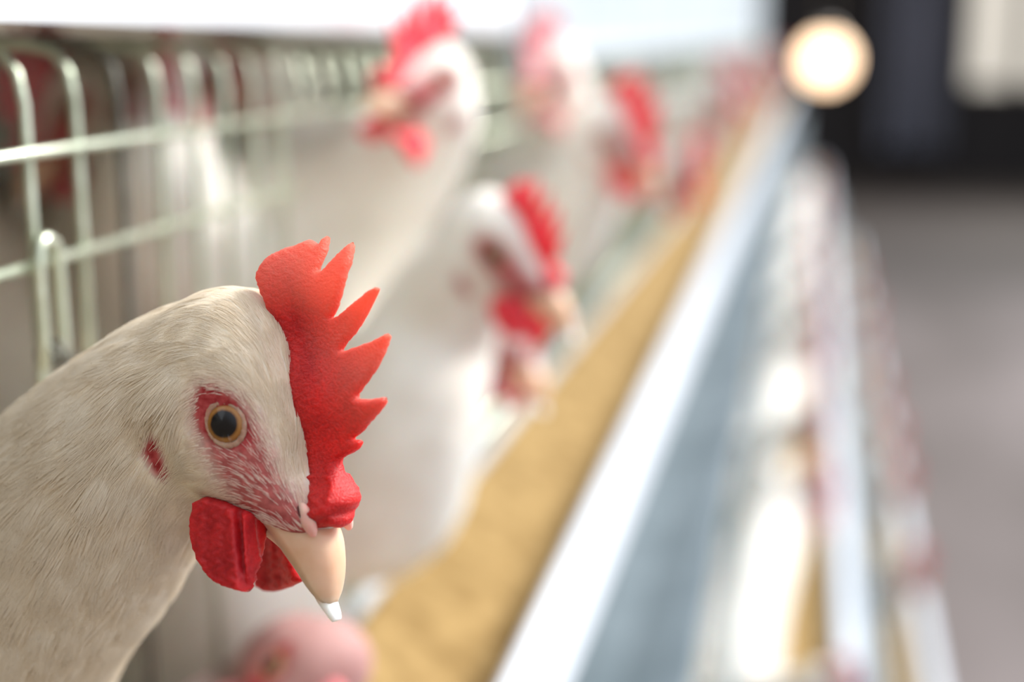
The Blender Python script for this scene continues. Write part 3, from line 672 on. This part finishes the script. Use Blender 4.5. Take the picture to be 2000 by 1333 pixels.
def bars(k, skip=()):
    dx, dz = off(k)
    for ci, (ya, yb) in enumerate([(.06, .70), (.715, 1.355), (1.37, 2.01), (2.025, 3.3), (3.315, 4.6), (4.615, 5.9)]):
        lab = {0: 'wire front cage nearest the lens with pale green vertical bars', 1: 'second wire cage of the row, behind the turned hen'}.get(ci, 'wire cage further down the row behind the crowd of hens')
        if k: lab = f'wire cage of the {TN[k]} tier behind its own trough'
        c = empty('wire_cage', (dx - .2, ya, dz), lab, 'cage', 'wire cages of the upper tier' if not k else f'wire cages of the {TN[k]} tier')
        r_ = .00155
        st = .0262; n = 0
        for y in np.arange(ya + .018, yb, st if ci < 2 and not k else .052):
            low = -.105 if (n % 2) else -.246
            if k: low = -.246
            if not k and .20 < y < .33: low = -.050      # and where the near hen does
            if not k and .545 < y < .80: low = -.030     # gap where the turned hen reaches out
            for (s0, s1) in skip:
                if s0 < y < s1: low = -.082
            if k: P = [(0, y - ya, -.022), (0, y - ya, -.13), (0, y - ya, low)]
            else: P = [(-.075, y - ya, -.001), (-.014, y - ya, -.001), (-.0055, y - ya, -.003), (-.0015, y - ya, -.008), (0, y - ya, -.016), (0, y - ya, low * .5), (0, y - ya, low)]
            mesh('vertical_bar', *tube(P, r_, 8), MAT['dark_wire'] if (n == 12 and ci == 0 and k == 0) else MAT['shade_wire' if k else 'wire'], c); n += 1  # one bar coloured dark for the shadow it stands in
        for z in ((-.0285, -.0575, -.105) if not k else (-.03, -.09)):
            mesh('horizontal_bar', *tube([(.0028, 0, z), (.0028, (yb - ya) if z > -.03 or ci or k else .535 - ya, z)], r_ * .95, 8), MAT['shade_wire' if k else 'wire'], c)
        mesh('lower_rail', *tube([(0, 0, -.246), (0, yb - ya, -.246)], .0022, 8), MAT['wire'], c)
        # roof, floor grid and back of the cage
        if not k: mesh('roof_panel', *box(-.50, -.055, 0, yb - ya, .001, .003), MAT['back'], c, smooth=False)
        if True:
            mesh('back_panel', *box(-.505, -.50, 0, yb - ya, -.34, .003 if not k else -.03), MAT['back'], c, smooth=False)
            mesh('cage_floor', *box(-.50, -.002, 0, yb - ya, -.345, -.34), MAT['wire'], c, smooth=False)
        if ci == 0 and not k:
            # hooked latch wire over the second horizontal bar
            hx = .0062
            yy = wy_latch - ya
            P = [(hx, yy, -.084), (hx, yy, -.06), (hx, yy + .001, -.0535), (hx, yy + .004, -.0505), (hx, yy + .0075, -.0515), (hx, yy + .010, -.056), (hx, yy + .0105, -.084)]
            mesh('latch_hook', *tube(cspline(P, 30), .0016, 8), MAT['wire'], c)
            mesh('latch_coil', *tube([(hx + .003 * math.cos(t), yy + t * .0008, -.0815 + .003 * math.sin(t)) for t in np.linspace(0, 12, 50)], .0009, 6), MAT['dark_wire'], c)
def x_at(px, py, X):
    D = FV + RV * ((px - 1000) / F) + UV * ((666.5 - py) / F); return CAM + D * ((X - CAM.x) / D.x)
wy_latch = x_at(72, 500, -.2 + .006).y
for k in range(3):
    build_tier(k); bars(k)
# white board above the upper cages
o = empty('belt_housing', (-.2, Y0, CAMZ), 'bright white housing above the nearest cages along the top edge', 'housing')
mesh('front_board', *prism([(.004, .0045), (.010, .0045), (.012, .012), (.012, .20), (.004, .20)], 0, .90), MAT['white_sheet'], o, smooth=False)
mesh('top_board', *box(-.36, .012, 0, .90, .20, .206), MAT['white_sheet'], o, smooth=False)
o = empty('belt_housing', (-.2, Y0 + .905, CAMZ), 'pale blue-grey housing above the farther cages, behind the hens with raised heads', 'housing')
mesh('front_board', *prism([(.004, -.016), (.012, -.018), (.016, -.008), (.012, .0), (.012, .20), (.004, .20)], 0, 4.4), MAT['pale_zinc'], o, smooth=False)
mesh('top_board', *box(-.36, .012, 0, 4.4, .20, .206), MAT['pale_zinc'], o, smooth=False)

# ------------------------------------------------------------------ the other hens
def neck_to_cage(HM, k, y_shift=0.0, zc=-.17, r=1.0, extra=None, xin=-.23):
    dx, dz = off(k); H = HM.translation
    P = [] if extra is None else list(extra)
    P += [(Vector((xin + dx, H.y + y_shift, dz + zc + .02)), .036 * r), (Vector((xin - .06 + dx, H.y + y_shift * 1.5, dz + zc - .01)), .058 * r), (Vector((xin - .13 + dx, H.y + y_shift * 1.8, dz + zc - .04)), .078 * r), (Vector((xin - .14 + dx, H.y + y_shift * 2.3, dz + zc - .045)), .08 * r)]
    return P
W = wpx
HENS = [  # label, px, py, depth, yaw, pitch, roll, tier, y_shift, zc, extra points of the neck
    ('white hen behind the near one, dark eye and dark red wattle, beak over the trough', 962, 512, .545, 38, 0, 15, 0, -.02, -.19, [(W(850, 640, .575), .027), (W(775, 830, .575), .034), (W(690, 960, .60), .042)]),
    ('white hen turned back towards the wire, red comb touching the top edge', 838, 200, .60, 122, 32, -8, 0, .02, -.10, [(W(775, 320, .63), .030), (W(660, 410, .655), .043), (W(530, 520, .67), .053), (W(440, 640, .70), .06)]),
    ('white hen low behind the dark-eyed one, pale beak below that wattle', 945, 640, .60, 40, 0, 5, 0, .03, -.18, None),
    ('white hen with a bright crown and faint pink comb, right of the turned hen', 1085, 165, .86, 125, 22, 0, 0, .03, -.12, [(W(1090, 300, .90), .03), (W(1000, 420, .92), .042)]),
    ('white hen with red comb and bright wattle directly above the dark-eyed one', 1190, 285, .83, 42, 0, 12, 0, .02, -.16, [(W(1120, 380, .86), .032), (W(1030, 470, .9), .042)]),
    ('white hen with head sunk to the trough, above the start of the golden feed', 1325, 345, 1.15, 60, -10, 0, 0, .02, -.17, None),
    ('pale hen with bright white face and pink comb, below and left of the lamp', 1410, 200, 1.32, 75, 10, 0, 0, .02, -.12, None),
    ('hen feeding at the bottom edge, pink face toned as if shaded below the near beak', 572, 1335, .46, 75, 0, -60, 0, -.02, -.27, [(W(520, 1420, .53), .028)]),
    ('large white hen of the second tier stretching its neck up beside the lower trough', 1572, 975, 1.40, 40, 10, 0, 1, .0, -.24, [(W(1500, 1060, 1.37), .034), (W(1440, 1190, 1.31), .044), (W(1385, 1380, 1.25), .052)]),
    ('second tier hen at the bottom edge, only white crown and pink comb in view', 1605, 1365, 1.12, 50, 0, 0, 1, .03, -.2, None),
    ('second tier hen with round creamy head and red comb, above the one stretching up', 1580, 830, 1.72, 62, 5, 0, 1, .02, -.17, None),
    ('third tier hen at the right edge of the row with a dull red comb', 1765, 1110, 1.95, 40, 0, 0, 2, .02, -.18, None),
]
BUILT = []
for hi, (lab, px, py, d, yw, pt, rl, k, ys_, zc, ex) in enumerate(HENS):
    Hm = head_matrix(px, py, d, yw, pt, rl)
    BUILT.append(build_hen('hen', lab, Hm, neck_to_cage(Hm, k, ys_, zc, r=.62, extra=ex), voxel=.003 if d < .7 else .0045,
                           comb_scale={0: .76, 2: .5, 7: .6}.get(hi, 1.0), pale=k > 0 or hi in (2, 3, 6, 7), bare=.25 if hi == 7 else 0, skin='plumage_shaded' if hi == 7 else None)[0])
# hens inside the first cages, seen through the wire
INS = [
    ('hen standing inside the cage at the left, red face and comb behind the first bars', 185, 235, .56, 150, 0, 0, [(W(265, 330, .60), .030), (W(310, 450, .64), .05), (W(360, 600, .68), .07), (W(400, 650, .72), .072)]),
    ('white hen just inside the mesh, bright white neck behind the fourth bar', 322, 195, .545, 75, 10, 0, [(W(300, 300, .525), .021), (W(305, 390, .535), .027), (W(330, 500, .60), .042), (W(350, 600, .70), .07), (W(355, 620, .72), .072)]),
    ('hen at the left edge of the frame, beige body low behind the wire latch', -150, 430, .60, 170, 0, 0, [(W(-60, 500, .62), .04), (W(10, 590, .66), .07), (W(50, 650, .70), .085), (W(60, 660, .71), .086)]),
    ('hen hidden by the near head, its white breast bulging out below the near wattles', 420, 850, .56, 150, 10, 0, [(W(425, 950, .57), .026), (W(480, 1080, .58), .036), (W(480, 1230, .60), .044), (W(440, 1330, .64), .05)]),
    ('hen inside the second cage, a spot of red comb behind the upper bars', 500, 130, .86, 130, 0, 0, [(W(560, 260, .9), .034), (W(590, 400, .98), .06), (W(600, 500, 1.02), .075)]),
]
for (lab, px, py, d, yw, pt, rl, ex) in INS:
    Hm = head_matrix(px, py, d, yw, pt, rl)
    build_hen('hen', lab, Hm, ex, voxel=.004, group='white hens standing inside the cages', pale=True)
# further down the rows: copies of three of the hens above
def copy_tree(o, T):
    c = o.copy(); COL.objects.link(c); c.matrix_world = T @ o.matrix_world
    for ch in [x for x in list(COL.objects) if x.parent == o]:
        d_ = ch.copy(); COL.objects.link(d_); d_.parent = c
        for g in [x for x in list(COL.objects) if x.parent == ch]:
            e_ = g.copy(); COL.objects.link(e_); e_.parent = d_
    return c
def far_hens(src, tier_from, tier_to, ys, label, group):
    (x0, z0), (x1, z1) = off(tier_from), off(tier_to)
    for i, y in enumerate(ys):
        s_ = src[i % len(src)]; T = Matrix.Translation((x1 - x0 + rng.normal(0, .006), y - s_.matrix_world.translation.y, z1 - z0 + rng.normal(0, .010)))
        c = copy_tree(s_, T)
        for ch in [x for x in COL.objects if x.parent == c and x.name.split('.')[0] in ('comb', 'wattle')]:
            kk = ch.data.name.split('.')[0]; kk = kk if kk.endswith('_pale') else kk + '_pale'
            if kk in PARTCACHE: ch.data = PARTCACHE[kk]
        c['label'] = label; c['group'] = group
U = [BUILT[4], BUILT[5], BUILT[6]]; Lw = [BUILT[8], BUILT[10]]
far_hens(U, 0, 0, [1.62, 1.82, 2.05, 2.28, 2.55, 2.85, 3.2, 3.6, 4.0, 4.5, 5.1], 'blurred white hen far down the upper row of heads, close below the lamp', 'far hens of the upper row')
far_hens(Lw, 1, 1, [2.0, 2.2, 2.42, 2.7, 2.95, 3.3, 3.7, 4.2, 4.8], 'blurred white hen far down the second row, along its trough', 'far hens of the second row')
far_hens([BUILT[11]], 2, 2, [2.3, 2.6, 3.0, 3.4, 3.9, 4.5], 'blurred pinkish hen far down the third row, beside the aisle floor', 'far hens of the third row')
